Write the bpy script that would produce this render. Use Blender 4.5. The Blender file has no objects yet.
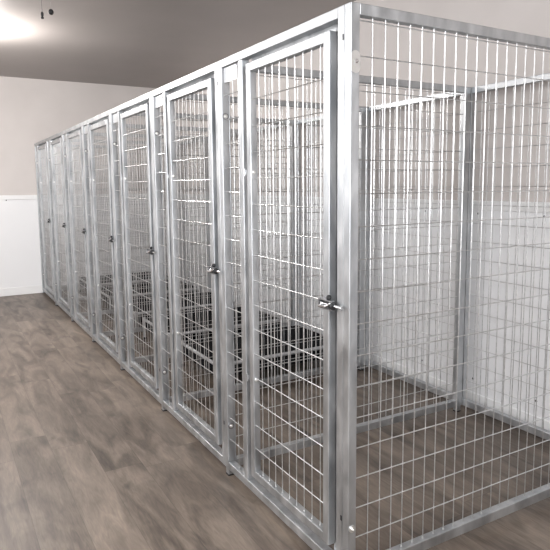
import bpy, bmesh, math, random
from mathutils import Vector, Matrix
random.seed(11)
S = bpy.context.scene
COL = S.collection
D2 = bpy.data

# ------------------------------------------------------------ camera
W, D, H = 0.931, 1.547, 1.90          # kennel width, depth, height
yaw, pit, rol, F = 0.5255908, -0.1179921, -0.0078929, 587.006
fw = Vector((math.sin(yaw)*math.cos(pit), math.cos(yaw)*math.cos(pit), math.sin(pit)))
rr = Vector((math.cos(yaw), -math.sin(yaw), 0)); uu = rr.cross(fw)
r2 = rr*math.cos(rol) + uu*math.sin(rol); u2 = -rr*math.sin(rol) + uu*math.cos(rol)
cd = D2.cameras.new('camera'); cam = D2.objects.new('camera', cd); COL.objects.link(cam)
M = Matrix((r2, u2, -fw)).transposed().to_4x4(); M.translation = Vector((-1.10034, -1.46284, 1.35898))
cam.matrix_world = M
cd.sensor_width = 36; cd.lens = F/550*36
cd.shift_x = (275-279.602)/550; cd.shift_y = (254.803-275)/550
cd.clip_start = 0.02
S.camera = cam

# ------------------------------------------------------------ world, lights, exposure
w = D2.worlds.new('world'); S.world = w; w.use_nodes = True
w.node_tree.nodes['Background'].inputs[0].default_value = (0.9, 0.93, 1, 1)
w.node_tree.nodes['Background'].inputs[1].default_value = 0.3
S.view_settings.view_transform = 'Standard'; S.view_settings.look = 'None'
S.view_settings.gamma = 1; S.view_settings.use_curve_mapping = False
S.view_settings.exposure = 0.36

def area(name, loc, sx, sy, power, col=(1, .97, .94), tgt=None):
    l = D2.lights.new(name, 'AREA'); l.shape = 'RECTANGLE'; l.size = sx; l.size_y = sy
    l.energy = power; l.color = col
    o = D2.objects.new(name, l); COL.objects.link(o); o.location = loc
    if tgt is not None:
        o.rotation_euler = (Vector(tgt)-Vector(loc)).to_track_quat('-Z', 'Y').to_euler()
    return o
area('ceiling_panel_light', (-2.3, 3.0, 2.66), 1.3, 2.4, 56, (1, .985, .975))
area('ceiling_panel_light', (-2.1, -0.8, 2.66), 1.1, 2.0, 50, (1, .985, .975))
area('fill_light_left', (-3.15, 2.6, 1.75), 3.4, 1.2, 40, (.90, .95, 1), (0, 2.6, 1.6))  # added cool fill along the left wall, no window there
area('fill_light_near', (-0.6, -2.95, 1.75), 3.4, 1.5, 150, (.93, .965, 1), (-.2, 2.2, 1.6))  # unseen fill behind the camera, added to brighten faces turned this way

# ------------------------------------------------------------ materials
def mat(name, col, rough=.5, metal=0, spec=.5):
    m = D2.materials.new(name); m.use_nodes = True
    b = m.node_tree.nodes['Principled BSDF']
    b.inputs['Base Color'].default_value = (*col, 1); b.inputs['Roughness'].default_value = rough
    b.inputs['Metallic'].default_value = metal; b.inputs['Specular IOR Level'].default_value = spec
    return m
def nd(m, t, **k):
    n = m.node_tree.nodes.new(t)
    for a, v in k.items(): setattr(n, a, v)
    return n
def lk(m, a, b): m.node_tree.links.new(a, b)
def noisy(m, c1, c2, scale=6, detail=4, stretch=(1, 1, 1), lo=.35, hi=.65, bump=0, rough=None, dist=0):
    b = m.node_tree.nodes['Principled BSDF']
    tc = nd(m, 'ShaderNodeTexCoord'); mp = nd(m, 'ShaderNodeMapping'); mp.inputs['Scale'].default_value = stretch
    n = nd(m, 'ShaderNodeTexNoise'); n.inputs['Scale'].default_value = scale; n.inputs['Detail'].default_value = detail
    n.inputs['Distortion'].default_value = dist
    r = nd(m, 'ShaderNodeValToRGB'); r.color_ramp.elements[0].position = lo; r.color_ramp.elements[1].position = hi
    r.color_ramp.elements[0].color = (*c1, 1); r.color_ramp.elements[1].color = (*c2, 1)
    lk(m, tc.outputs['Object'], mp.inputs[0]); lk(m, mp.outputs[0], n.inputs[0]); lk(m, n.outputs[0], r.inputs[0])
    lk(m, r.outputs[0], b.inputs['Base Color'])
    if bump:
        bp = nd(m, 'ShaderNodeBump'); bp.inputs['Strength'].default_value = bump; bp.inputs['Distance'].default_value = .002
        lk(m, n.outputs[0], bp.inputs['Height']); lk(m, bp.outputs[0], b.inputs['Normal'])
    if rough:
        mr = nd(m, 'ShaderNodeMapRange'); mr.inputs[1].default_value = .3; mr.inputs[2].default_value = .7
        mr.inputs[3].default_value, mr.inputs[4].default_value = rough
        lk(m, n.outputs[0], mr.inputs[0]); lk(m, mr.outputs[0], b.inputs['Roughness'])
    return m
GALV = noisy(mat('galvanized_steel', (.6, .61, .62), .36, .97), (.38, .395, .41), (.61, .62, .63), 16, 6, (1, 1, .4), .3, .68, bump=.04, rough=(.36, .54), dist=.4)
WIRE = noisy(mat('galvanized_wire', (.6, .6, .6), .34, .95), (.48, .48, .48), (.62, .62, .615), 60, 2)
ZINC = mat('bright_zinc', (.80, .80, .78), .28, .9)
DARKM = mat('dark_steel', (.05, .05, .055), .35, .8)
GUN = mat('grey_cast_metal', (.30, .30, .31), .3, .9)
BLACKP = mat('black_plastic', (.012, .012, .013), .5)
CHROME = mat('chrome', (.75, .75, .76), .15, 1)
FABRIC = noisy(mat('black_mesh_fabric', (.006, .006, .007), .9, spec=.1), (.004, .004, .005), (.009, .009, .010), 300, 2)
ALU = mat('grey_aluminium', (.55, .55, .56), .4, .7)
WALLP = noisy(mat('beige_wall_paint', (.62, .57, .55), .8), (.600, .560, .540), (.635, .595, .575), 2.5, 3)
CEILP = noisy(mat('taupe_ceiling_paint', (.4, .36, .34), .45), (.33, .300, .285), (.355, .322, .307), 1.5, 3)
PANELW = noisy(mat('white_panel', (.8, .8, .81), .45), (.79, .79, .80), (.82, .82, .83), 1.2, 3)
WHITEP = mat('white_trim_paint', (.80, .80, .80), .4)

FLOORM = mat('grey_brown_vinyl_planks', (.3, .26, .23), .42)
def build_floor_mat(m):
    b = m.node_tree.nodes['Principled BSDF']
    tc = nd(m, 'ShaderNodeTexCoord')
    sep = nd(m, 'ShaderNodeSeparateXYZ'); lk(m, tc.outputs['Object'], sep.inputs[0])
    def mth(op, a, bb=None, c=None):
        n = nd(m, 'ShaderNodeMath', operation=op)
        for i, v in enumerate((a, bb, c)):
            if v is None: continue
            if hasattr(v, 'is_output'): lk(m, v, n.inputs[i])
            else: n.inputs[i].default_value = v
        return n.outputs[0]
    PW, PL = .18, 1.22
    u = mth('DIVIDE', mth('ADD', sep.outputs[0], .67+PW*20), PW)
    row = mth('FLOOR', u)
    fu = mth('FRACT', u)
    wn = nd(m, 'ShaderNodeTexWhiteNoise', noise_dimensions='1D'); lk(m, row, wn.inputs['W'])
    off = mth('MULTIPLY', wn.outputs['Value'], PL)
    v = mth('DIVIDE', mth('ADD', mth('ADD', sep.outputs[1], 20.3), off), PL)
    idx = mth('FLOOR', v); fv = mth('FRACT', v)
    comb = nd(m, 'ShaderNodeCombineXYZ'); lk(m, row, comb.inputs[0]); lk(m, idx, comb.inputs[1])
    w2 = nd(m, 'ShaderNodeTexWhiteNoise', noise_dimensions='3D'); lk(m, comb.outputs[0], w2.inputs['Vector'])
    # grain coordinates shifted per plank
    sc = nd(m, 'ShaderNodeVectorMath', operation='SCALE'); lk(m, w2.outputs['Color'], sc.inputs[0]); sc.inputs['Scale'].default_value = 9
    ad = nd(m, 'ShaderNodeVectorMath', operation='ADD'); lk(m, tc.outputs['Object'], ad.inputs[0]); lk(m, sc.outputs[0], ad.inputs[1])
    def noise(scale, st, det, dist=0):
        mp = nd(m, 'ShaderNodeMapping'); mp.inputs['Scale'].default_value = st; lk(m, ad.outputs[0], mp.inputs[0])
        n = nd(m, 'ShaderNodeTexNoise'); n.inputs['Scale'].default_value = scale; n.inputs['Detail'].default_value = det
        n.inputs['Distortion'].default_value = dist
        lk(m, mp.outputs[0], n.inputs[0]); return n.outputs[0]
    n1 = noise(2.2, (4.2, .9, 1), 4, 1.0)      # broad blotches along the plank
    n2 = noise(11, (7, .8, 1), 8, 1.5)        # grain
    n3 = noise(3.2, (2.6, 1.1, 1), 3, .8)     # knots
    mix = mth('ADD', mth('MULTIPLY', n1, .62), mth('ADD', mth('MULTIPLY', n2, .28), mth('MULTIPLY', w2.outputs['Value'], .06)))
    r = nd(m, 'ShaderNodeValToRGB'); e = r.color_ramp.elements
    e[0].position = .30; e[0].color = (.048, .035, .026, 1)
    e[1].position = .70; e[1].color = (.270, .216, .170, 1)
    k = e.new(.43); k.color = (.110, .085, .067, 1)
    k = e.new(.54); k.color = (.172, .136, .108, 1)
    lk(m, mix, r.inputs[0])
    kn = nd(m, 'ShaderNodeMapRange'); kn.inputs[1].default_value = .56; kn.inputs[2].default_value = .76
    kn.inputs[3].default_value = 1; kn.inputs[4].default_value = .50; lk(m, n3, kn.inputs[0])
    eu = mth('MINIMUM', fu, mth('SUBTRACT', 1, fu)); ev = mth('MINIMUM', fv, mth('SUBTRACT', 1, fv))
    su = mth('LESS_THAN', eu, .008); sv = mth('LESS_THAN', ev, .0014)
    seam = mth('SUBTRACT', 1, mth('MULTIPLY', mth('MAXIMUM', su, sv), .30))
    tot = mth('MULTIPLY', kn.outputs[0], seam)
    mx = nd(m, 'ShaderNodeVectorMath', operation='SCALE'); lk(m, r.outputs[0], mx.inputs[0]); lk(m, tot, mx.inputs['Scale'])
    lk(m, mx.outputs[0], b.inputs['Base Color'])
    rg = nd(m, 'ShaderNodeMapRange'); rg.inputs[3].default_value = .36; rg.inputs[4].default_value = .52; lk(m, n2, rg.inputs[0]); lk(m, rg.outputs[0], b.inputs['Roughness'])
    bp = nd(m, 'ShaderNodeBump'); bp.inputs['Strength'].default_value = .15; bp.inputs['Distance'].default_value = .001
    lk(m, n2, bp.inputs['Height']); lk(m, bp.outputs[0], b.inputs['Normal'])
build_floor_mat(FLOORM)

# ------------------------------------------------------------ mesh helpers
class MB:
    def __init__(s): s.bm = bmesh.new()
    def box(s, x0, x1, y0, y1, z0, z1, bev=.0025):
        t = bmesh.new(); bmesh.ops.create_cube(t, size=1)
        for v in t.verts:
            v.co = Vector(((x0+x1)/2+v.co.x*(x1-x0), (y0+y1)/2+v.co.y*(y1-y0), (z0+z1)/2+v.co.z*(z1-z0)))
        if bev:
            bev = min(bev, .45*min(x1-x0, y1-y0, z1-z0))
            bmesh.ops.bevel(t, geom=t.edges[:], offset=bev, segments=2, affect='EDGES', profile=.5)
        s.merge(t); return s
    def merge(s, t):
        me = D2.meshes.new('t'); t.to_mesh(me); s.bm.from_mesh(me); D2.meshes.remove(me); t.free()
    def tube(s, pts, r, n=6, caps=True):
        pts = [Vector(p) for p in pts]; rings = []
        for i, p in enumerate(pts):
            d = (pts[min(i+1, len(pts)-1)]-pts[max(i-1, 0)]).normalized()
            a = Vector((0, 0, 1)) if abs(d.z) < .9 else Vector((1, 0, 0))
            e1 = d.cross(a).normalized(); e2 = d.cross(e1)
            rings.append([s.bm.verts.new(p+(e1*math.cos(2*math.pi*k/n)+e2*math.sin(2*math.pi*k/n))*r) for k in range(n)])
        for A, B in zip(rings, rings[1:]):
            for k in range(n): s.bm.faces.new((A[k], A[(k+1) % n], B[(k+1) % n], B[k]))
        if caps: s.bm.faces.new(rings[0]); s.bm.faces.new(rings[-1][::-1])
        return s
    def lathe(s, c, axis, prof, n=20):
        # prof: list of (distance along axis, radius)
        ax = Vector(axis).normalized(); a = Vector((0, 0, 1)) if abs(ax.z) < .9 else Vector((1, 0, 0))
        e1 = ax.cross(a).normalized(); e2 = ax.cross(e1); c = Vector(c); rings = []
        for h, r in prof:
            rings.append([s.bm.verts.new(c+ax*h+(e1*math.cos(2*math.pi*k/n)+e2*math.sin(2*math.pi*k/n))*max(r, 1e-4)) for k in range(n)])
        for A, B in zip(rings, rings[1:]):
            for k in range(n): s.bm.faces.new((A[k], A[(k+1) % n], B[(k+1) % n], B[k]))
        s.bm.faces.new(rings[0]); s.bm.faces.new(rings[-1][::-1]); return s
    def build(s, name, m, parent=None, smooth=False, loc=None):
        bmesh.ops.recalc_face_normals(s.bm, faces=s.bm.faces[:])
        me = D2.meshes.new(name); s.bm.to_mesh(me); s.bm.free(); me.materials.append(m)
        if smooth:
            for p in me.polygons: p.use_smooth = True
        o = D2.objects.new(name, me); COL.objects.link(o)
        if parent: o.parent = parent
        if loc: o.location = loc
        return o
def struct(o): o['kind'] = 'structure'; return o
def tag(o, label, cat, group=None):
    o['label'] = label; o['category'] = cat
    if group: o['group'] = group
    return o
def empty(name, loc):
    o = D2.objects.new(name, None); COL.objects.link(o); o.location = loc; o.empty_display_size = .1; return o

# ------------------------------------------------------------ room
XL, XB, YN, YE, ZC = -3.2, 1.65, -3.0, 6.575, 2.70
struct(MB().box(XL, XB, YN, YE, -.1, 0, 0).build('floor', FLOORM))
struct(MB().box(XL, XB, YN, YE, ZC, ZC+.1, 0).build('ceiling', CEILP))
wr = struct(MB().box(XB, XB+.12, YN, YE+.12, 0, ZC, 0).build('wall_right', WALLP))
wf = struct(MB().box(XL-.12, XB, YE, YE+.12, 0, ZC, 0).build('wall_far', WALLP))
struct(MB().box(XL-.12, XL, YN, YE, 0, ZC, 0).build('wall_left', WALLP))
struct(MB().box(XL-.12, XB+.12, YN-.12, YN, 0, ZC, 0).build('wall_near', WALLP))
def screw(parent, c, ax, r=.006, m=DARKM, name='screw'):
    return MB().lathe(c, ax, [(0, r), (.0015, r), (.003, r*.6), (.0035, 0)], 10).build(name, m, parent)
# white wall panels with cap strip
p1 = struct(MB().box(XL, XB-.012, YE-.010, YE, .10, 1.205, 0).build('trim_1', PANELW))
MB().box(XL, XB-.03, YE-.020, YE, 1.205, 1.26, .004).build('cap_strip', WHITEP, p1)
for x in (-2.2, -1.3, -.36): MB().lathe((x, YE-.020, 1.20), (0, -1, 0), [(0, .007), (.004, .007), (.006, 0)], 10).build('screw', DARKM, p1)
p2 = struct(MB().box(XB-.010, XB, YN, YE-.012, .10, 1.205, 0).build('trim_2', PANELW))
MB().box(XB-.020, XB, YN, YE-.022, 1.205, 1.26, .004).build('cap_strip', WHITEP, p2)
for i in range(-2, 8):
    for z in (1.185, .185): screw(p2, (XB-.010, .06+.437*i*1.0, z), (-1, 0, 0), .007)
struct(MB().box(XL, XB-.02, YE-.016, YE, 0, .10, .004).build('baseboard_far', WHITEP))
struct(MB().box(XB-.016, XB, YN, YE-.02, 0, .10, .004).build('baseboard_right', WHITEP))

# ------------------------------------------------------------ kennels
R = .0020
def wire(mb, a, b, r=R, jit=.0011, n=6, seg=.32):
    a = Vector(a); b = Vector(b); L = (b-a).length; k = max(1, int(L/seg))
    ax = [i for i in range(3) if abs(b[i]-a[i]) < 1e-5]
    pts = []
    for i in range(k+1):
        p = a.lerp(b, i/k)
        if 0 < i < k:
            for q in ax: p[q] += random.uniform(-jit, jit)
        pts.append(p)
    mb.tube(pts, r, n)
def mesh_panel(plane, c, u0, u1, z0, z1, us, zs, front, blobs=True):
    """welded wire mesh in the plane x=c ('x', u is y) or y=c ('y', u is x); front = sign of the side where the horizontals lie"""
    mb = MB()
    P = (lambda u, z, o: (c+o, u, z)) if plane == 'x' else (lambda u, z, o: (u, c+o, z))
    for u in us:
        wire(mb, P(u, z0, 0), P(u, z1, 0))
        if blobs:
            for z in (z0+.002,):
                t = bmesh.new(); bmesh.ops.create_icosphere(t, subdivisions=1, radius=.0042, matrix=Matrix.Translation(Vector(P(u, z, 0)))); mb.merge(t)
    for z in zs:
        wire(mb, P(u0, z, front*R*1.7), P(u1, z, front*R*1.7))
    return mb
def frame(mb, plane, c0, c1, u0, u1, z0, z1, T, rb=None):
    B = (lambda a, b, za, zb: mb.box(c0, c1, a, b, za, zb)) if plane == 'x' else (lambda a, b, za, zb: mb.box(a, b, c0, c1, za, zb))
    rb = rb or T
    B(u0, u0+T, z0, z1); B(u1-T, u1, z0, z1)
    B(u0+T, u1-T, z1-T, z1); B(u0+T, u1-T, z0, z0+rb)
T = .034
ZB = .036           # underside of the bottom rails
ZS = [.181+.1045*i for i in range(17)]
S0 = .033           # near stile of a front frame starts here
def divider(root, y, x0=T+.002, outer=False):
    TF = T if outer else .007      # an inner divider only has a thin flange behind the front stiles
    mb = MB(); B = lambda a, b, za, zb: mb.box(a, b, y, y+.031, za, zb)
    B(x0, x0+TF, ZB, H); B(D-.050, D, ZB, H); B(x0+TF, D-.050, H-T, H); B(x0+TF, D-.050, ZB, ZB+.040)
    o = mb.build('side_panel', GALV, root)
    us = [.0430+.05146*i for i in range(0, 30) if .0430+.05146*i < D-.06]
    mesh_panel('y', y+.0155, x0+TF, D-.050, ZB+.040, H-T, us[1:], ZS, -1).build('wire_mesh', WIRE, o)
    # bolt with a washer on the front stile, low and high; bolts at the rear stile
    for z in ((.225,) if outer else ()):
        b = MB(); b.lathe((.017, y, z), (0, -1, 0), [(0, .013), (.002, .013), (.0025, .007), (.006, .007), (.0065, .003), (.012, .003)], 12)
        b.build('bolt', ZINC, o)
    return o
def bolt(parent, c, ax, r=.008, m=ZINC, name='bolt'):
    return MB().lathe(c, ax, [(0, r*1.7), (.0015, r*1.7), (.002, r), (.006, r), (.0065, r*.45), (.011, r*.45)], 12).build(name, m, parent)
def feet(root, y):
    for x in (.003, D-.040):
        ft = MB().box(x, x+.030, y, y+.0285, .006, ZB, .001).build('foot', GALV, root)
        MB().box(x-.003, x+.030, y-.002, y+.0295, 0, .007, .002).build('rubber_pad', BLACKP, ft)
def make_kennel():
    root = empty('dog_kennel', (0, 0, 0))
    # front frame
    f = MB()
    y0, y1 = S0, W+.031
    f.box(0, T, y0, y0+T, ZB, H)                       # near stile
    f.box(0, T, y1-T, y1, ZB, H)                       # far stile
    f.box(0, T, y0+T, y1-T, H-T, H)                    # top rail
    f.box(0, T, y0+T, y1-T, ZB, ZB+.036)               # bottom rail
    MU0, MU1 = .728, .762
    f.box(0, T, MU0, MU1, ZB+.036, H-T)                # mullion
    fr = f.build('front_frame', GALV, root)
    MB().box(T-.003, T+.001, y0+T-.01, .121, ZB+.036, H-T, .0008).build('door_stop', GALV, fr)
    MB().box(T-.003, T+.001, .105, .70, 1.815, H-T, .0008).build('door_stop', GALV, fr)
    for z in (1.805, .25):
        MB().box(-.0008, .001, S0+.001, S0+.009, z-.009, z+.009, .0003).build('bolt_slot', DARKM, fr)
    us = [MU1+.036+.0515*i for i in range(2)]
    us = [.797, .846]
    mesh_panel('x', .016, MU1, y1-T, ZB+.036, H-T, us, ZS, -1).build('fixed_wire_mesh', WIRE, root)
    MB().box(.010, .012, .797, y1-T-.006, 1.80, H-T-.002, .0005).build('square_plate', GALV, root)
    for z in (.245, 1.66):
        ws = MB().lathe((.017, y1-T, z), (0, -1, 0), [(0, .0155), (.002, .0155)], 20).build('washer', GUN, root)
        bolt(ws, (.017, y1-T-.002, z), (0, -1, 0), .0055)
    # door
    d0, d1, zb, zt = .112, .694, .108, 1.842
    dm = MB(); frame(dm, 'x', 0, T-.004, d0, d1, zb, zt, .034)
    door = dm.build('door', GALV, root)
    n = 9
    us = [.182+.0535*i for i in range(9)]
    mesh_panel('x', .014, d0+.034, d1-.034, zb+.034, zt-.034, us, [.241+.1042*i for i in range(16) if .241+.1042*i < zt-.05], -1).build('wire_mesh', WIRE, door)
    for z in (.545, 1.412):
        h = MB(); h.tube([(-.003, .711, z-.016), (-.003, .711, z+.016)], .0045, 12)
        h.box(-.0015, .0, .697, .709, z-.010, z+.010, .0004); h.box(-.0015, .0, .713, .728, z-.010, z+.010, .0004)
        h.build('hinge', GALV, door)
        bolt(door, (.012, d1-.034, z), (0, -1, 0), .005)
    # slide latch
    z = .968
    l = MB()
    l.box(-.004, 0, .108, .146, z-.022, z+.020, .001)
    l.box(-.020, -.004, .070, .146, z+.012, z+.016, .001)
    l.box(-.020, -.004, .070, .146, z-.016, z-.012, .001)
    l.box(-.020, -.004, .142, .147, z-.016, z+.016, .001)
    lt = l.build('latch', GUN, door)
    MB().tube([(-.012, .022, z+.001), (-.012, .138, z+.001)], .0055, 12).build('bolt_rod', CHROME, lt)
    MB().tube([(-.016, .136, z-.004), (-.026, .132, z-.008), (-.028, .090, z-.002), (-.024, .078, z+.006), (-.014, .076, z+.008)], .0045, 10).build('handle', CHROME, lt)
    MB().lathe((-.012, .076, z), (0, -1, 0), [(0, .013), (.007, .014), (.009, .011)], 16).build('collar', BLACKP, lt)
    MB().lathe((-.008, .100, z+.016), (0, 0, 1), [(0, .007), (.006, .009), (.012, .008), (.015, .004)], 12).build('knob', BLACKP, lt)
    MB().box(-.010, -.0003, .036, .046, z-.010, z-.0035, .001).build('keeper', GALV, door)
    # side panel (at the far side) and back panel
    divider(root, W)
    bm_ = MB(); frame(bm_, 'x', D+.002, D+.002+T, S0+.001, W+.030, ZB, H, T, .040)
    bp = bm_.build('back_panel', GALV, root)
    us = [S0+T+.027+.0515*i for i in range(16)]
    mesh_panel('x', D+.019, S0+T, W+.031-T, ZB+.040, H-T, us, [z+.012 for z in ZS], -1).build('wire_mesh', WIRE, bp)
    for z in (.225, 1.79): bolt(bp, (D+.002, S0+.001+T/2, z), (-1, 0, 0), .006, DARKM)
    # feet
    feet(root, W+.001)
    return root
def copy_tree(o, parent=None):
    c = o.copy(); COL.objects.link(c)
    if parent: c.parent = parent
    for ch in list(o.children): copy_tree(ch, c)
    return c
KL = ['nearest galvanized wire dog kennel, empty, at the open right end of the row',
      'second galvanized dog kennel from the right, empty floor, between nearest kennel and first black bed',
      'third galvanized dog kennel from the right, holding the nearest black bed',
      'middle galvanized dog kennel, fourth from either end of the row',
      'third galvanized dog kennel counted from the white end wall',
      'second galvanized dog kennel from the white end wall',
      'farthest galvanized dog kennel, standing against the white end wall']
GRP = 'dog kennels in one row along the wall'
proto = make_kennel()
kennels = []
for k in range(7):
    o = proto if k == 0 else copy_tree(proto)
    o.location = (0, k*W, 0); tag(o, KL[k], 'dog kennel', GRP); kennels.append(o)
divider(proto, 0, 0, True); feet(proto, .002)            # the open end of the row: the panel reaches the corner
# oval washer plate with a bolt near the top of the outer corner post
pl = MB(); rg = []
for yy in (0, -.003):
    rg.append([pl.bm.verts.new((.0172+.0165*math.cos(t), yy, 1.727+.0165*math.sin(t)+(.017 if math.sin(t) >= 0 else -.017))) for t in [2*math.pi*(i+.5)/32 for i in range(32)]])
pl.bm.faces.new(rg[0]); pl.bm.faces.new(rg[1][::-1])
for i in range(32): pl.bm.faces.new((rg[0][i], rg[0][(i+1) % 32], rg[1][(i+1) % 32], rg[1][i]))
po = pl.build('washer_plate', ZINC, proto); po['label'] = 'oval zinc washer plate high on the corner post'
MB().lathe((.017, -.003, 1.728), (0, -1, 0), [(0, .007), (.005, .007), (.007, .004)], 6).build('bolt_head', CHROME, po)

# ------------------------------------------------------------ elevated dog beds
def make_bed():
    root = empty('elevated_dog_bed', (0, 0, 0))
    L, B, z, r = 1.03, .66, .178, .0125
    f = MB(); c = [(0, 0), (L, 0), (L, B), (0, B)]
    for i in range(4):
        a, b = c[i], c[(i+1) % 4]; f.tube([(a[0], a[1], z), (b[0], b[1], z)], r, 10)
    for a in c: f.lathe((a[0], a[1], z-.018), (0, 0, 1), [(0, .016), (.034, .016), (.038, .012)], 12)
    f.build('frame', ALU, root, smooth=False)
    s = MB(); N = 10; bm = s.bm; g = []
    for i in range(N+1):
        row = []
        for j in range(N+1):
            u, v = i/N, j/N
            row.append(bm.verts.new((.012+u*(L-.024), .012+v*(B-.024), z+.011-.022*math.sin(math.pi*u)*math.sin(math.pi*v))))
        g.append(row)
    for i in range(N):
        for j in range(N): bm.faces.new((g[i][j], g[i+1][j], g[i+1][j+1], g[i][j+1]))
    ext = bmesh.ops.extrude_face_region(bm, geom=bm.faces[:])
    for v in [q for q in ext['geom'] if isinstance(q, bmesh.types.BMVert)]: v.co.z -= .006
    for a, b in zip(c, c[1:]+c[:1]):      # black skirts added below the rails, standing in for the shade under the bed
        e = .004; x0, x1 = sorted((a[0], b[0])); yy0, yy1 = sorted((a[1], b[1]))
        s.box(x0+.03 if x1 > x0 else x0-e, x1-.03 if x1 > x0 else x1+e, yy0+.03 if yy1 > yy0 else yy0-e, yy1-.03 if yy1 > yy0 else yy1+e, z-.085, z-.006, .001)
    s.build('fabric', FABRIC, root)
    for a in c:
        lg = MB().lathe((a[0], a[1], .012), (0, 0, 1), [(0, .0115), (z-.03, .0115)], 12).build('leg', ALU, root)
        MB().lathe((a[0], a[1], 0), (0, 0, 1), [(0, .015), (.012, .015), (.018, .012)], 12).build('rubber_foot', BLACKP, lg)
    return root
BL = ['nearest black elevated dog bed, in the third kennel from the right',
      'second nearest black elevated dog bed, in the middle kennel',
      'black elevated dog bed in the third kennel from the end wall',
      'black elevated dog bed in the second kennel from the end wall',
      'farthest black elevated dog bed, in the kennel at the end wall']
bed = make_bed()
for i in range(5):
    b = bed if i == 0 else copy_tree(bed)
    b.location = (.43, (2+i)*W+.14, 0); tag(b, BL[i], 'dog bed', 'black raised dog beds in the kennels')

# ------------------------------------------------------------ ceiling lamp and pull cords
DOME = mat('glowing_white_dome', (.9, .9, .9), .4)
bn = DOME.node_tree.nodes['Principled BSDF']; bn.inputs['Emission Color'].default_value = (1, .98, .97, 1); bn.inputs['Emission Strength'].default_value = 9
lp = empty('ceiling_lamp', (-.78, 4.2, ZC)); tag(lp, 'round glowing white lamp on the ceiling at the left edge', 'lamp')
MB().lathe((0, 0, 0), (0, 0, -1), [(0, .19), (.02, .19), (.024, .18)], 32).build('rim', WHITEP, lp, True)
MB().lathe((0, 0, -.022), (0, 0, -1), [(0, .172), (.02, .165), (.045, .13), (.062, .07), (.068, 0)], 32).build('diffuser', DOME, lp, True)
pl_ = D2.lights.new('lamp_light', 'POINT'); pl_.energy = 82; pl_.shadow_soft_size = .12; pl_.color = (1, .97, .94)
po = D2.objects.new('lamp_light', pl_); COL.objects.link(po); po.parent = lp; po.location = (0, 0, -.2)

pc = empty('pull_cord', (-.485, 2.4, ZC)); tag(pc, 'thin pull cord ending in a small black cylinder', 'pull cord')
MB().tube([(0, 0, 0), (0, 0, 2.395-ZC)], .0011, 6).build('cord', DARKM, pc)
MB().lathe((0, 0, 2.397-ZC), (0, 0, -1), [(0, .004), (.006, .008), (.018, .0085), (.026, .006), (.034, .009), (.040, .007)], 12).build('pull', BLACKP, pc, True)
pc = empty('pull_cord', (-.434, 2.4, ZC)); tag(pc, 'thin pull cord ending in a small black ball', 'pull cord')
MB().tube([(0, 0, 0), (0, 0, 2.42-ZC)], .0006, 6).build('cord', WIRE, pc)
MB().lathe((0, 0, 2.420-ZC), (0, 0, -1), [(0, .003), (.003, .009), (.009, .0135), (.017, .0155), (.025, .0135), (.031, .009), (.034, .003)], 16).build('pull', BLACKP, pc, True)
